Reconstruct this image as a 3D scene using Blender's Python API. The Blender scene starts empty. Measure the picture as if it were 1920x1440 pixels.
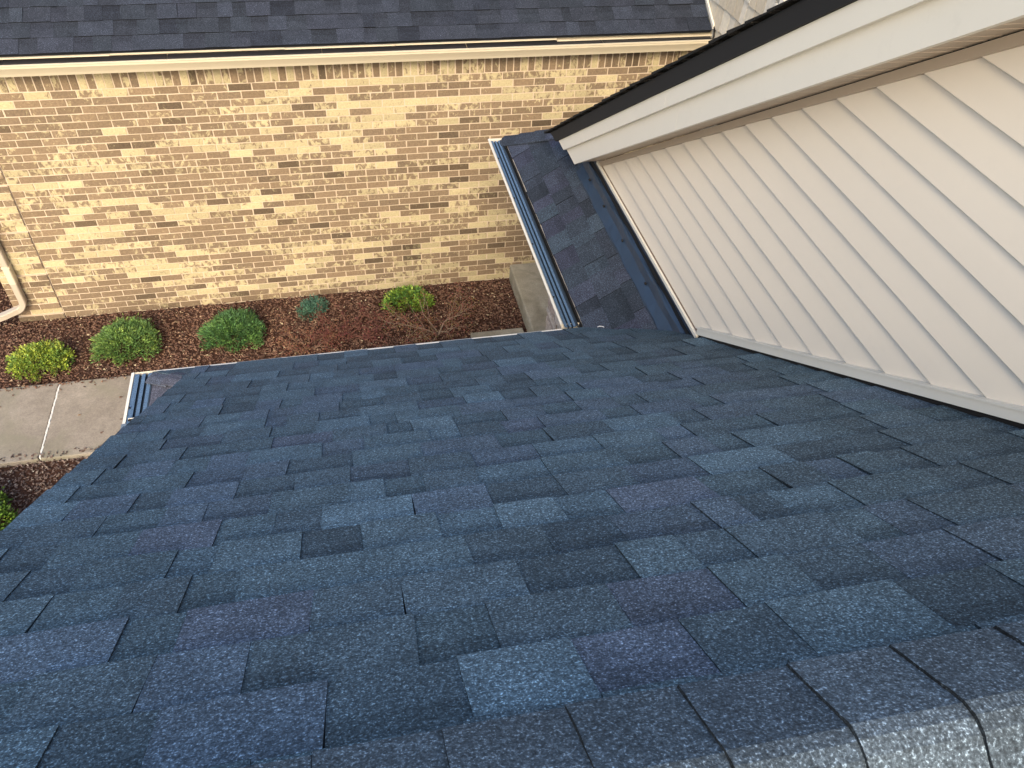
import bpy, math, random
import numpy as np
from mathutils import Matrix, Vector

random.seed(7)
rng = np.random.default_rng(11)
scene = bpy.context.scene
COL = scene.collection
rad = math.radians

# ------------------------------------------------------------------ camera
CAM_H = 5.33
CAM_R = np.array([[0.9772984, -0.2067776, 0.0461614],
                  [-0.1116204, -0.6876996, -0.7173634],
                  [0.1800798, 0.6959255, -0.6951683]])
cam_data = bpy.data.cameras.new('camera')
cam = bpy.data.objects.new('camera', cam_data)
COL.objects.link(cam)
mw = Matrix.Identity(4)
for i in range(3):
    mw[i][0] = CAM_R[0][i]
    mw[i][1] = -CAM_R[1][i]
    mw[i][2] = -CAM_R[2][i]
    mw[i][3] = (0.0, 0.0, CAM_H)[i]
cam.matrix_world = mw
cam_data.sensor_width = 36.0
cam_data.lens = 28.125
cam_data.clip_start = 0.05
cam_data.clip_end = 2000.0
scene.camera = cam
scene.render.resolution_x = 1024
scene.render.resolution_y = 768

# ------------------------------------------------------------------ world and sun
SUN_EL, SUN_AZ = 35.0, 194.0          # azimuth clockwise from +Y
world = bpy.data.worlds.new('World')
scene.world = world
world.use_nodes = True
wn, wl = world.node_tree.nodes, world.node_tree.links
wn.clear()
sky = wn.new('ShaderNodeTexSky')
sky.sky_type = 'NISHITA'
sky.sun_disc = False
sky.sun_elevation = rad(SUN_EL)
sky.sun_rotation = rad(SUN_AZ)
sky.air_density = 1.0
sky.dust_density = 3.0
bg = wn.new('ShaderNodeBackground')
bg.inputs['Strength'].default_value = 0.15
wo = wn.new('ShaderNodeOutputWorld')
wl.new(sky.outputs['Color'], bg.inputs['Color'])
wl.new(bg.outputs['Background'], wo.inputs['Surface'])

sun_data = bpy.data.lights.new('sun', 'SUN')
sun_data.energy = 1.1
sun_data.angle = rad(16.0)
sun_data.color = (1.0, 0.85, 0.59)
sun = bpy.data.objects.new('sun', sun_data)
COL.objects.link(sun)
sd = Vector((math.sin(rad(SUN_AZ)) * math.cos(rad(SUN_EL)),
             math.cos(rad(SUN_AZ)) * math.cos(rad(SUN_EL)), math.sin(rad(SUN_EL))))
sun.rotation_euler = sd.to_track_quat('Z', 'Y').to_euler()
sun.location = sd * 40

vs = scene.view_settings
vs.view_transform = 'Standard'
vs.look = 'None'
vs.exposure = 1.2
vs.gamma = 1.0
vs.use_curve_mapping = False

# ------------------------------------------------------------------ helpers
def proj_area(vs_):
    c = (CAM_R @ (np.asarray(vs_, float) - [0, 0, CAM_H]).T).T
    if (c[:, 2] < 0.05).any():
        return 0.0
    u = 512 + 800 * c[:, 0] / c[:, 2]
    v = 384 + 800 * c[:, 1] / c[:, 2]
    u = np.clip(u, 0, 1024); v = np.clip(v, 0, 768)
    return float((u.max() - u.min()) * (v.max() - v.min()))

class MB:
    """collects polygons with a per-vertex colour and builds one mesh object"""
    def __init__(self):
        self.v, self.f, self.c, self.smooth = [], [], [], False
    def add(self, verts, faces, col=(1, 1, 1)):
        o = len(self.v)
        self.v.extend([tuple(map(float, p)) for p in verts])
        self.f.extend([tuple(i + o for i in fc) for fc in faces])
        if len(col) == len(verts) and hasattr(col[0], '__len__'):
            self.c.extend([tuple(q) for q in col])
        else:
            self.c.extend([tuple(col)] * len(verts))
        return self
    def box(self, lo, hi, col=(1, 1, 1)):
        x0, y0, z0 = lo; x1, y1, z1 = hi
        return self.hexa([(x0, y0, z0), (x1, y0, z0), (x1, y1, z0), (x0, y1, z0),
                          (x0, y0, z1), (x1, y0, z1), (x1, y1, z1), (x0, y1, z1)], col)
    def hexa(self, p, col=(1, 1, 1)):
        return self.add(p, [(0, 3, 2, 1), (4, 5, 6, 7), (0, 1, 5, 4), (1, 2, 6, 5), (2, 3, 7, 6), (3, 0, 4, 7)], col)
    def prism(self, poly_a, poly_b, col=(1, 1, 1)):
        n = len(poly_a)
        faces = [tuple(range(n))[::-1], tuple(range(n, 2 * n))]
        faces += [(i, (i + 1) % n, n + (i + 1) % n, n + i) for i in range(n)]
        return self.add(list(poly_a) + list(poly_b), faces, col)
    def tube(self, pts, radii, seg=6, col=(1, 1, 1)):
        pts = [np.array(p, float) for p in pts]
        rings = []
        for i, p in enumerate(pts):
            d = pts[min(i + 1, len(pts) - 1)] - pts[max(i - 1, 0)]
            d /= (np.linalg.norm(d) + 1e-9)
            a = np.cross(d, [0, 0, 1.0])
            if np.linalg.norm(a) < 1e-3:
                a = np.array([1.0, 0, 0])
            a /= np.linalg.norm(a)
            b = np.cross(d, a)
            r = radii[i] if hasattr(radii, '__len__') else radii
            rings.append([p + r * (math.cos(t) * a + math.sin(t) * b) for t in np.linspace(0, 2 * math.pi, seg, endpoint=False)])
        vs_ = [q for r in rings for q in r]
        fs = []
        for i in range(len(rings) - 1):
            for j in range(seg):
                fs.append((i * seg + j, i * seg + (j + 1) % seg, (i + 1) * seg + (j + 1) % seg, (i + 1) * seg + j))
        fs.append(tuple(range(seg))[::-1])
        fs.append(tuple(range((len(rings) - 1) * seg, len(rings) * seg)))
        return self.add(vs_, fs, col)
    def build(self, name, mat, parent=None, origin=(0, 0, 0), smooth=False):
        me = bpy.data.meshes.new(name)
        ox, oy, oz = origin
        me.from_pydata([(x - ox, y - oy, z - oz) for x, y, z in self.v], [], self.f)
        ca = me.color_attributes.new('tone', 'FLOAT_COLOR', 'POINT')
        arr = np.ones((len(self.v), 4), np.float32)
        arr[:, :3] = np.array(self.c, np.float32)[:, :3]
        ca.data.foreach_set('color', arr.ravel())
        if smooth:
            me.polygons.foreach_set('use_smooth', [True] * len(me.polygons))
        if mat:
            me.materials.append(mat)
        ob = bpy.data.objects.new(name, me)
        COL.objects.link(ob)
        if parent:
            ob.parent = parent
        else:
            ob.location = origin
        return ob

def empty(name, loc, label, cat, group=None):
    o = bpy.data.objects.new(name, None)
    COL.objects.link(o)
    o.location = loc
    o['label'] = label
    o['category'] = cat
    if group:
        o['group'] = group
    return o

def struct(o):
    o['kind'] = 'structure'
    return o

def bevel(o, w=0.004, seg=2):
    m = o.modifiers.new('bevel', 'BEVEL')
    m.width = w; m.segments = seg; m.limit_method = 'ANGLE'; m.angle_limit = rad(40)
    return o

# ------------------------------------------------------------------ materials
class NT:
    def __init__(self, name, rough=0.8, spec=0.3, metal=0.0):
        self.m = bpy.data.materials.new(name)
        self.m.use_nodes = True
        self.n, self.l = self.m.node_tree.nodes, self.m.node_tree.links
        self.b = self.n['Principled BSDF']
        self.b.inputs['Roughness'].default_value = rough
        self.b.inputs['Specular IOR Level'].default_value = spec
        self.b.inputs['Metallic'].default_value = metal
        self.geo = self.n.new('ShaderNodeNewGeometry')
    def attr(self):
        a = self.n.new('ShaderNodeAttribute'); a.attribute_name = 'tone'
        return a.outputs['Color']
    def sep(self, c):
        s = self.n.new('ShaderNodeSeparateColor'); self.l.new(c, s.inputs[0])
        return s.outputs
    def coord(self, scale=(1, 1, 1)):
        mp = self.n.new('ShaderNodeMapping')
        mp.inputs['Scale'].default_value = scale
        self.l.new(self.geo.outputs['Position'], mp.inputs['Vector'])
        return mp.outputs['Vector']
    def noise(self, scale, detail=2.0, rough=0.5, vec=None, dist=0.0):
        t = self.n.new('ShaderNodeTexNoise')
        t.inputs['Scale'].default_value = scale
        t.inputs['Detail'].default_value = detail
        t.inputs['Roughness'].default_value = rough
        t.inputs['Distortion'].default_value = dist
        self.l.new(vec if vec else self.geo.outputs['Position'], t.inputs['Vector'])
        return t.outputs['Fac']
    def voro(self, scale, feat='F1', vec=None, out='Distance'):
        t = self.n.new('ShaderNodeTexVoronoi')
        t.feature = feat
        t.inputs['Scale'].default_value = scale
        self.l.new(vec if vec else self.geo.outputs['Position'], t.inputs['Vector'])
        return t.outputs[out]
    def ramp(self, fac, stops, interp='LINEAR'):
        r = self.n.new('ShaderNodeValToRGB')
        r.color_ramp.interpolation = interp
        e = r.color_ramp.elements
        while len(e) < len(stops):
            e.new(0.5)
        for el, (p, c) in zip(e, stops):
            el.position = p
            el.color = (c, c, c, 1) if not hasattr(c, '__len__') else (*c, 1)
        self.l.new(fac, r.inputs['Fac'])
        return r.outputs['Color']
    def mix(self, fac, a, b, mode='MIX'):
        m = self.n.new('ShaderNodeMix'); m.data_type = 'RGBA'; m.blend_type = mode
        for s, v in ((m.inputs[0], fac), (m.inputs[6], a), (m.inputs[7], b)):
            if hasattr(v, 'is_linked'):
                self.l.new(v, s)
            elif hasattr(v, '__len__'):
                s.default_value = (*v, 1)
            else:
                s.default_value = v
        return m.outputs[2]
    def math(self, op, a, b=0.0, clamp=False):
        m = self.n.new('ShaderNodeMath'); m.operation = op; m.use_clamp = clamp
        for s, v in ((m.inputs[0], a), (m.inputs[1], b)):
            if hasattr(v, 'is_linked'):
                self.l.new(v, s)
            else:
                s.default_value = v
        return m.outputs[0]
    def bump(self, h, strength=0.3, dist=0.002):
        b = self.n.new('ShaderNodeBump')
        b.inputs['Strength'].default_value = strength
        b.inputs['Distance'].default_value = dist
        self.l.new(h, b.inputs['Height'])
        self.l.new(b.outputs['Normal'], self.b.inputs['Normal'])
    def done(self, col):
        if hasattr(col, 'is_linked'):
            self.l.new(col, self.b.inputs['Base Color'])
        else:
            self.b.inputs['Base Color'].default_value = (*col, 1)
        return self.m

def mat_shingle():
    t = NT('asphalt_granules', 0.92, 0.25)
    fine = t.ramp(t.noise(290, 1.5, 0.6), [(0.30, 0.5), (0.50, 0.86), (0.60, 1.15), (0.70, 3.0)])
    mid = t.ramp(t.noise(150, 2, 0.6), [(0.32, 0.62), (0.52, 0.98), (0.68, 1.65)])
    big = t.ramp(t.noise(9, 3, 0.55), [(0.3, 0.85), (0.7, 1.15)])
    c = t.mix(1.0, t.attr(), fine, 'MULTIPLY')
    c = t.mix(1.0, c, mid, 'MULTIPLY')
    c = t.mix(1.0, c, big, 'MULTIPLY')
    t.bump(t.noise(420, 2, 0.6), 0.55, 0.0022)
    return t.done(c)

def mat_brick():
    t = NT('fired_clay', 0.9, 0.2)
    r, g, b = t.sep(t.attr())[:3]
    v = t.n.new('ShaderNodeVectorMath'); v.operation = 'ADD'
    t.l.new(t.geo.outputs['Position'], v.inputs[0])
    cb = t.n.new('ShaderNodeCombineXYZ'); t.l.new(t.math('MULTIPLY', b, 9.0), cb.inputs[1])
    t.l.new(cb.outputs[0], v.inputs[1])
    mp = t.n.new('ShaderNodeMapping'); mp.inputs['Scale'].default_value = (24, 24, 16)
    t.l.new(v.outputs[0], mp.inputs['Vector'])
    n1 = t.noise(1.0, 3, 0.6, mp.outputs[0], 0.6)
    n2 = t.noise(55, 3, 0.65)
    n3 = t.noise(260, 2, 0.6)
    fac = t.math('ADD', r, t.math('MULTIPLY', t.math('SUBTRACT', n1, 0.5), 2.4), True)
    fac = t.ramp(fac, [(0.36, 0.0), (0.66, 1.0)])
    brown = t.mix(b, (0.205, 0.142, 0.088), (0.160, 0.118, 0.082))
    brown = t.mix(t.ramp(n2, [(0.3, 0.0), (0.72, 1.0)]), brown, (0.285, 0.205, 0.124))
    cream = t.mix(t.ramp(n2, [(0.35, 0.0), (0.7, 1.0)]), (0.545, 0.462, 0.268), (0.44, 0.35, 0.20))
    c = t.mix(fac, brown, cream)
    c = t.mix(1.0, c, t.math('MULTIPLY', g, 1.0), 'MULTIPLY')
    spots = t.ramp(t.voro(42), [(0.10, 0.62), (0.22, 1.0)])
    c = t.mix(0.55, c, spots, 'MULTIPLY')
    c = t.mix(0.6, c, t.ramp(n3, [(0.3, 0.75), (0.7, 1.2)]), 'MULTIPLY')
    t.bump(t.noise(180, 3, 0.6), 0.5, 0.003)
    return t.done(c)

def mat_mortar():
    t = NT('mortar_joint', 0.95, 0.1)
    c = t.mix(t.noise(30, 4), (0.54, 0.43, 0.31), (0.66, 0.54, 0.40))
    t.bump(t.noise(300, 2), 0.4, 0.002)
    return t.done(c)

def mat_paint(name, col, rough=0.45, var=0.08, grain=0.0, dirt=0.0):
    t = NT(name, rough, 0.4)
    dk = tuple(k * (1 - var) for k in col)
    c = t.mix(t.noise(3.5, 4, 0.6), dk, col)
    if dirt:
        d = t.ramp(t.noise(18, 5, 0.7), [(0.55, 0.0), (0.8, 1.0)])
        c = t.mix(t.math('MULTIPLY', d, dirt), c, tuple(k * 0.55 for k in col))
    if grain:
        t.bump(t.noise(60, 3, 0.6, t.coord((6, 1, 1))), grain, 0.001)
    return t.done(c)

def mat_metal(name, col, rough=0.4, metal=0.3):
    t = NT(name, rough, 0.5, metal)
    c = t.mix(t.noise(6, 4, 0.6), tuple(k * 0.8 for k in col), tuple(min(1, k * 1.15) for k in col))
    t.bump(t.noise(7, 2), 0.25, 0.004)
    return t.done(c)

def mat_concrete(name, a, b, stain=None):
    t = NT(name, 0.92, 0.2)
    c = t.mix(t.ramp(t.noise(2.2, 5, 0.65), [(0.3, 0.0), (0.7, 1.0)]), a, b)
    c = t.mix(0.7, c, t.ramp(t.noise(90, 3, 0.7), [(0.3, 0.72), (0.7, 1.22)]), 'MULTIPLY')
    c = t.mix(0.5, c, t.ramp(t.noise(14, 4, 0.7), [(0.3, 0.7), (0.7, 1.2)]), 'MULTIPLY')
    if stain:
        f = t.ramp(t.noise(1.7, 4, 0.6, None, 0.8), [(0.46, 0.0), (0.62, 0.75)])
        c = t.mix(f, c, stain)
    t.bump(t.noise(220, 3), 0.5, 0.003)
    return t.done(c)

def mat_tone(name, rough=0.85, var=0.35, scale=60, spec=0.2, trans=0.0):
    t = NT(name, rough, spec)
    c = t.mix(1.0, t.attr(), t.ramp(t.noise(scale, 3, 0.6), [(0.3, 1 - var), (0.7, 1 + var)]), 'MULTIPLY')
    if trans:
        t.b.inputs['Transmission Weight'].default_value = 0.0
        t.b.inputs['Subsurface Weight'].default_value = 0.0
    return t.done(c)

M_SHINGLE = mat_shingle()
M_BRICK = mat_brick()
M_MORTAR = mat_mortar()
M_SIDING = mat_paint('vinyl_siding', (0.765, 0.675, 0.555), 0.42, 0.05, 0.05, 0.06)
M_TRIM = mat_paint('white_trim', (0.76, 0.705, 0.60), 0.4, 0.06, 0.0, 0.12)
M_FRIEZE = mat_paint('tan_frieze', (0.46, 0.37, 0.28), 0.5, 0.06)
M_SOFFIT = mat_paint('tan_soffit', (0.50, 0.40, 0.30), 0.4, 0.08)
M_CREAM = mat_paint('cream_gutter', (0.66, 0.57, 0.41), 0.35, 0.08, 0.0, 0.1)
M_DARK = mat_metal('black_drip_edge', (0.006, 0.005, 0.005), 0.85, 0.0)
M_BLUEMETAL = mat_metal('blue_black_flashing', (0.030, 0.051, 0.086), 0.42, 0.25)
M_GUARD = None
def mat_guard():
    t = NT('perforated_guard', 0.5, 0.4, 0.2)
    holes = t.ramp(t.voro(170), [(0.25, 0.30), (0.42, 1.15)])
    return t.done(t.mix(0.75, t.attr(), holes, 'MULTIPLY'))
M_GUARD = mat_guard()
M_DECK = mat_paint('roof_felt', (0.02, 0.022, 0.026), 0.9, 0.1)
M_WALK = mat_concrete('broom_concrete', (0.235, 0.20, 0.160), (0.335, 0.29, 0.235), (0.235, 0.215, 0.155))
M_PORCH = mat_concrete('damp_concrete', (0.30, 0.27, 0.20), (0.40, 0.37, 0.29), (0.13, 0.115, 0.065))
M_SHAKE = mat_tone('painted_shake', 0.7, 0.10, 25)
M_STONE = mat_tone('ledge_stone', 0.85, 0.3, 35)
M_CHIP = mat_tone('mulch_chip', 0.9, 0.35, 130)
M_LEAF = mat_tone('leaf', 0.55, 0.2, 80, 0.35)
M_TWIG = mat_tone('twig_bark', 0.85, 0.3, 120)

def mat_soil():
    t = NT('dark_soil', 0.95, 0.1)
    c = t.mix(t.noise(40, 4, 0.7), (0.035, 0.018, 0.012), (0.10, 0.050, 0.034))
    t.bump(t.noise(60, 4, 0.7), 1.0, 0.02)
    return t.done(c)
def mat_lawn():
    t = NT('winter_lawn', 0.95, 0.1)
    c = t.mix(t.noise(1.3, 5, 0.7), (0.05, 0.075, 0.025), (0.11, 0.105, 0.045))
    c = t.mix(0.7, c, t.ramp(t.noise(70, 3, 0.7), [(0.3, 0.5), (0.7, 1.5)]), 'MULTIPLY')
    return t.done(c)
M_SOIL, M_LAWN = mat_soil(), mat_lawn()

# ------------------------------------------------------------------ ground
struct(MB().add([(-400, -400, -0.05), (400, -400, -0.05), (400, 400, -0.05), (-400, 400, -0.05)], [(0, 1, 2, 3)]).build('ground', M_LAWN))
bed = MB()
N = 60
for y0, y1, xe in ((0.9, 5.06, 1.75), (5.98, 7.05, 1.75), (7.05, 7.9, -3.2)):
    xs = np.linspace(-7.5, xe, N + 1); ys = np.linspace(y0, y1, 13)
    vv = [(x, y, 0.006 * math.sin(x * 9 + y * 5) + 0.006 * random.random() - 0.01) for y in ys for x in xs]
    ff = [(j * (N + 1) + i, j * (N + 1) + i + 1, (j + 1) * (N + 1) + i + 1, (j + 1) * (N + 1) + i) for j in range(12) for i in range(N)]
    bed.add(vv, ff)
struct(bed.build('planting_bed', M_SOIL))

def chips():
    """mulch: thousands of small angular bark chips and lava bits on the beds"""
    areas = [(-5.0, 1.70, 5.985, 6.995, 2900), (-4.6, -0.6, 3.0, 5.06, 2200), (-5.6, -0.6, 0.9, 3.0, 1300), (-6.2, -4.6, 3.0, 5.06, 1300), (-6.2, -5.0, 5.985, 7.9, 1500), (-5.0, -3.25, 6.99, 7.9, 1800)]
    P = []
    for x0, x1, y0, y1, dens in areas:
        n = int((x1 - x0) * (y1 - y0) * dens)
        P.append(np.stack([rng.uniform(x0, x1, n), rng.uniform(y0, y1, n), rng.uniform(-0.004, 0.014, n)], 1))
    for x0, x1, y0, y1, n in ((-5.0, -2.1, 5.93, 5.985, 170), (-5.0, -2.0, 5.05, 5.12, 150), (-5, 1.6, 5.05, 5.98, 60)):
        P.append(np.stack([rng.uniform(x0, x1, n), rng.uniform(y0, y1, n), np.full(n, 0.046)], 1))
    P = np.concatenate(P)
    n = len(P)
    base = np.array([(1, 0, 0), (-0.5, 0.8, 0), (-0.55, -0.75, 0), (0.1, 0.05, 0.8), (0.05, 0.0, -0.7)], float)
    faces = np.array([(0, 1, 3), (1, 2, 3), (2, 0, 3), (1, 0, 4), (2, 1, 4), (0, 2, 4)])
    sc = np.stack([rng.uniform(0.010, 0.026, n), rng.uniform(0.006, 0.013, n), rng.uniform(0.005, 0.011, n)], 1)
    V = base[None] * sc[:, None, :] + rng.normal(0, 0.0015, (n, 5, 3))
    a = rng.uniform(0, 2 * math.pi, n); tl = rng.normal(0, 0.35, n)
    ca, sa, ct, st = np.cos(a), np.sin(a), np.cos(tl), np.sin(tl)
    x, y, z = V[..., 0].copy(), V[..., 1].copy(), V[..., 2].copy()
    y, z = y * ct[:, None] - z * st[:, None], y * st[:, None] + z * ct[:, None]
    x, z = x * ct[:, None] - z * st[:, None] * 0.6, z + x * st[:, None] * 0.6
    V = np.stack([x * ca[:, None] - y * sa[:, None], x * sa[:, None] + y * ca[:, None], z], 2) + P[:, None, :]
    F = (faces[None] + (np.arange(n) * 5)[:, None, None]).reshape(-1, 3)
    pal = np.array([(0.115, 0.052, 0.036), (0.085, 0.040, 0.030), (0.15, 0.075, 0.050), (0.055, 0.028, 0.022), (0.20, 0.115, 0.075), (0.34, 0.23, 0.15)])
    pi = rng.choice(6, n, p=[0.34, 0.26, 0.2, 0.12, 0.06, 0.02])
    C = pal[pi] * rng.uniform(0.75, 1.25, (n, 1)) * (1.48, 1.76, 1.72)
    near = P[:, 1] < 5.5                      # the near bed is greyer lava rock
    C[near] = C[near] * 0.6 + 0.45 * C[near].mean(1, keepdims=True)
    me = bpy.data.meshes.new('mulch')
    me.from_pydata(V.reshape(-1, 3).tolist(), [], F.tolist())
    ca_ = me.color_attributes.new('tone', 'FLOAT_COLOR', 'POINT')
    arr = np.ones((n * 5, 4), np.float32); arr[:, :3] = np.repeat(C, 5, 0)
    ca_.data.foreach_set('color', arr.ravel())
    me.materials.append(M_CHIP)
    o = bpy.data.objects.new('mulch', me); COL.objects.link(o)
    o['kind'] = 'stuff'; o['label'] = 'reddish brown bark and lava rock mulch covering the beds'; o['category'] = 'mulch'
chips()

# sidewalk: separate slabs with open joints, a strip of pale sealant in one joint
walk = struct(MB().box((-9, 5.05, -0.06), (1.66, 5.985, -0.012)).build('sidewalk', M_SOIL))
edges = [-8.95, -7.35, -5.8, -4.28, -2.735, -1.2, 0.32, 1.655]
for i in range(len(edges) - 1):
    mb = MB(); mb.box((edges[i] + 0.009, 5.05, -0.05), (edges[i + 1] - 0.009, 5.985, 0.04 + random.uniform(-0.002, 0.003)))
    bevel(mb.build('slab', M_WALK, walk), 0.008, 2)
mb = MB(); mb.box((1.11, 5.99, -.05), (1.655, 6.11, .03)); bevel(mb.build('slab', M_PORCH, walk), .01, 2)
mb = MB()
for k in range(28):
    y = 5.07 + k * 0.0318
    mb.box((-2.742 + random.uniform(-.002, .002), y, 0.0), (-2.728 + random.uniform(-.002, .002), y + 0.0325, 0.036 + random.uniform(-.003, .004)))
mb.build('joint_sealant', mat_paint('pale_sealant', (0.72, 0.70, 0.64), 0.6), walk)

# porch slab beside the brick wall
porch = struct(MB().box((1.695, 4.2, -0.05), (3.5, 6.992, 0.19)).build('porch_slab', M_PORCH))
bevel(porch, 0.018, 3)

# ------------------------------------------------------------------ shingle fields
BLUE = [(0.082, 0.117, 0.139), (0.078, 0.111, 0.132), (0.085, 0.125, 0.147), (0.091, 0.123, 0.153), (0.071, 0.101, 0.120), (0.083, 0.121, 0.142), (0.094, 0.128, 0.163), (0.100, 0.148, 0.177)]
GREY = [(0.026, 0.032, 0.043), (0.024, 0.029, 0.039), (0.030, 0.035, 0.049), (0.028, 0.033, 0.045), (0.020, 0.024, 0.034), (0.030, 0.036, 0.050)]
PURP = [(0.038, 0.047, 0.065), (0.042, 0.047, 0.071), (0.033, 0.043, 0.058), (0.048, 0.056, 0.081), (0.029, 0.036, 0.049), (0.041, 0.056, 0.075)]

def piece(O, u, s, n, x0, x1, s0, s1, hb, ht, tone, band, jag=0.003):
    """one shingle tab; corners a little uneven, a darker printed band at the head of the lower layer"""
    j = lambda k=jag: random.uniform(-k, k)
    ov = .0035 if band else .0006
    a0, a1 = x0 - ov + j(.002), x1 + ov + j(.002)
    dh = random.uniform(-.0007, .0007); hb += dh; ht += dh
    b0, b1 = a0 + j(0.005), a1 + j(0.005)
    sb0, sb1 = s0 + j(0.0035), s0 + j(0.0035)
    lift = max(0, random.gauss(0, 0.0012))
    P = lambda x, ss, h: O + u * x + s * ss + n * h
    mb = MB()
    sm = s0 + (s1 - s0) * 0.52
    hm = hb + (ht - hb) * 0.52
    am0, am1 = a0 + (b0 - a0) * .52, a1 + (b1 - a1) * .52
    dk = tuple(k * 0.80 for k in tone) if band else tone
    top = [P(a0, sb0, hb + lift), P(a1, sb1, hb + lift), P(am1, sm, hm), P(am0, sm, hm)]
    mb.add(top, [(0, 1, 2, 3)], tone)
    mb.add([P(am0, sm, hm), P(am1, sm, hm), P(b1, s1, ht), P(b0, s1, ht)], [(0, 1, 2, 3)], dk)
    lo = -0.003
    side = [P(a0, sb0, hb + lift), P(a1, sb1, hb + lift), P(b1, s1, ht), P(b0, s1, ht),
            P(a0, sb0, lo), P(a1, sb1, lo), P(b1, s1, lo), P(b0, s1, lo)]
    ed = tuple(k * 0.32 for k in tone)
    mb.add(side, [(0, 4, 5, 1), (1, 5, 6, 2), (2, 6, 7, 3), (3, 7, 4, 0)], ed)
    return mb

def shingle_field(parent, origin, O, u, s, n, x0, x1, e, ncourse, pal, maxn=300, clip=None, special=(), wmin=0.085, wmax=0.22, name='shingle'):
    O, u, s, n = (np.array(k, float) for k in (O, u, s, n))
    pieces = []
    steps = [e] * ncourse if not hasattr(e, '__len__') else list(e)
    acc = np.concatenate([[0], np.cumsum(steps)])
    for k in range(len(steps)):
        x = x0 - random.uniform(0, 0.0) ; tooth = random.random() < 0.5
        first = True
        while x < x1 - 0.02:
            w = random.uniform(wmin, wmax) * (1.0 if tooth else 0.85)
            if first:
                w *= random.uniform(0.4, 1.0); first = False
            xe = min(x + w, x1)
            if x1 - xe < 0.05:
                xe = x1
            s0, s1 = acc[k], acc[k + 1] + 0.025
            r = random.random()
            tone = pal[min(int(r * r * 1.0 * len(pal) * 0.999 + random.random() * 2.2), len(pal) - 1)] if random.random() < 0.45 else random.choice(pal)
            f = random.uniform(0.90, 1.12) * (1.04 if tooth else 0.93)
            tone = tuple(c * f for c in tone)
            if random.random() < 0.035: tone = tuple(c * 1.32 for c in tone)
            for sx_, sy_, st_ in special:
                if x <= sx_ < xe and abs((O + s * (s0 + s1) / 2)[1] - sy_) < 0.062: tone = st_
            mid = O + u * (x + xe) / 2 + s * (s0 + s1) / 2
            if clip is None or clip(mid):
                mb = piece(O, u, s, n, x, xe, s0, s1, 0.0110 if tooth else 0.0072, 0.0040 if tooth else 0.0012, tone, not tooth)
                pieces.append((proj_area(mb.v), mb))
            x = xe
            tooth = not tooth if random.random() < 0.85 else tooth
    pieces.sort(key=lambda p: -p[0])
    rest = MB()
    for i, (a, mb) in enumerate(pieces):
        if i < maxn and a > 12:
            mb.build(name, M_SHINGLE, parent, origin)
        else:
            rest.add(mb.v, mb.f, mb.c)
    if rest.v:
        o = rest.build(name + '_rest', M_SHINGLE, parent, origin)
        o.name = 'shingles'
        o['kind'] = 'stuff'
    return pieces

K = 2.0 / 3.0
CA, SA = 1 / math.hypot(1, K), K / math.hypot(1, K)

def cap_strip(parent, origin, A, B, side1, side2, spacing, pal, half=0.15, length=0.2, name='ridge_cap', lift=0.012, reverse=False):
    """bent cap shingles lapped along the ridge line A-B; side1/side2 are unit down-slope vectors"""
    A, B, side1, side2 = (np.array(k, float) for k in (A, B, side1, side2))
    L = np.linalg.norm(B - A); d = (B - A) / L
    up = -(side1 + side2); up /= np.linalg.norm(up)
    nn = int(L / spacing) + 1
    for i in range(nn):
        q = i * spacing + random.uniform(-0.006, 0.006)
        q2 = min(q + length, L + 0.03)
        tone = random.choice(pal); f = random.uniform(0.92, 1.2); tone = tuple(c * f for c in tone)
        prof = []
        hw = half + random.uniform(-0.005, 0.005)
        for t in np.linspace(-1, 1, 15):
            sd_ = side1 if t < 0 else side2
            dist = abs(t) * hw
            rb = 0.030
            if dist < rb:                                  # rounded bend
                p = sd_ * (dist * dist / (2 * rb) + rb * 0.5 * 0.0) + (side1 - side2) / np.linalg.norm(side1 - side2) * (-np.sign(t)) * 0
                p = (side1 if t < 0 else side2) * dist - up * 0.0 - up * (rb - dist) * 0.32
                p = (side1 if t < 0 else side2) * dist - up * ((rb - dist) ** 2 / (2 * rb)) * 0.6
            else:
                p = sd_ * dist
            prof.append(p)
        mb = MB()
        h0, h1, th = lift + 0.0095, lift + 0.001, 0.0065
        vs_, fs = [], []
        for p in prof:
            vs_ += [A + d * (q + random.uniform(-.001, .001)) + p + up * h0, A + d * q2 + p + up * h1,
                    A + d * q + p + up * (h0 - th), A + d * q2 + p + up * (h1 - th)]
        for j in range(len(prof) - 1):
            a, b = j * 4, (j + 1) * 4
            fs += [(a, a + 1, b + 1, b), (a + 2, b + 2, b + 3, a + 3), (a, b, b + 2, a + 2), (a + 1, a + 3, b + 3, b + 1)]
        e = (len(prof) - 1) * 4
        fs += [(0, 2, 3, 1), (e, e + 1, e + 3, e + 2)]
        mb.add(vs_, fs, tone)
        dkc = tuple(c * 0.22 for c in tone)                # dark asphalt core on the cut end
        for j in range(len(prof) - 1):
            a, b = j * 4, (j + 1) * 4
            ee = d * -0.0006
            mb.add([vs_[a] + ee, vs_[b] + ee, vs_[b + 2] + ee, vs_[a + 2] + ee], [(0, 1, 2, 3)], dkc)
        mb.build(name, M_SHINGLE, parent, origin)

# ================================================================== THE HOUSE UNDERFOOT
HO = (0.0, 0.0, 0.0)
house = empty('house', HO, 'house in the foreground with blue grey shingle roof and cream lap siding gable', 'house')
ZR = 4.6244            # main slope: z = ZR - K*y
EY = 3.288             # eave line of the main slope
RY = 0.262             # ridge
RX0, WX = -0.85, 1.60  # rake edge, siding wall plane
def zmain(y): return ZR - K * y
EZ = zmain(EY)

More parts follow.
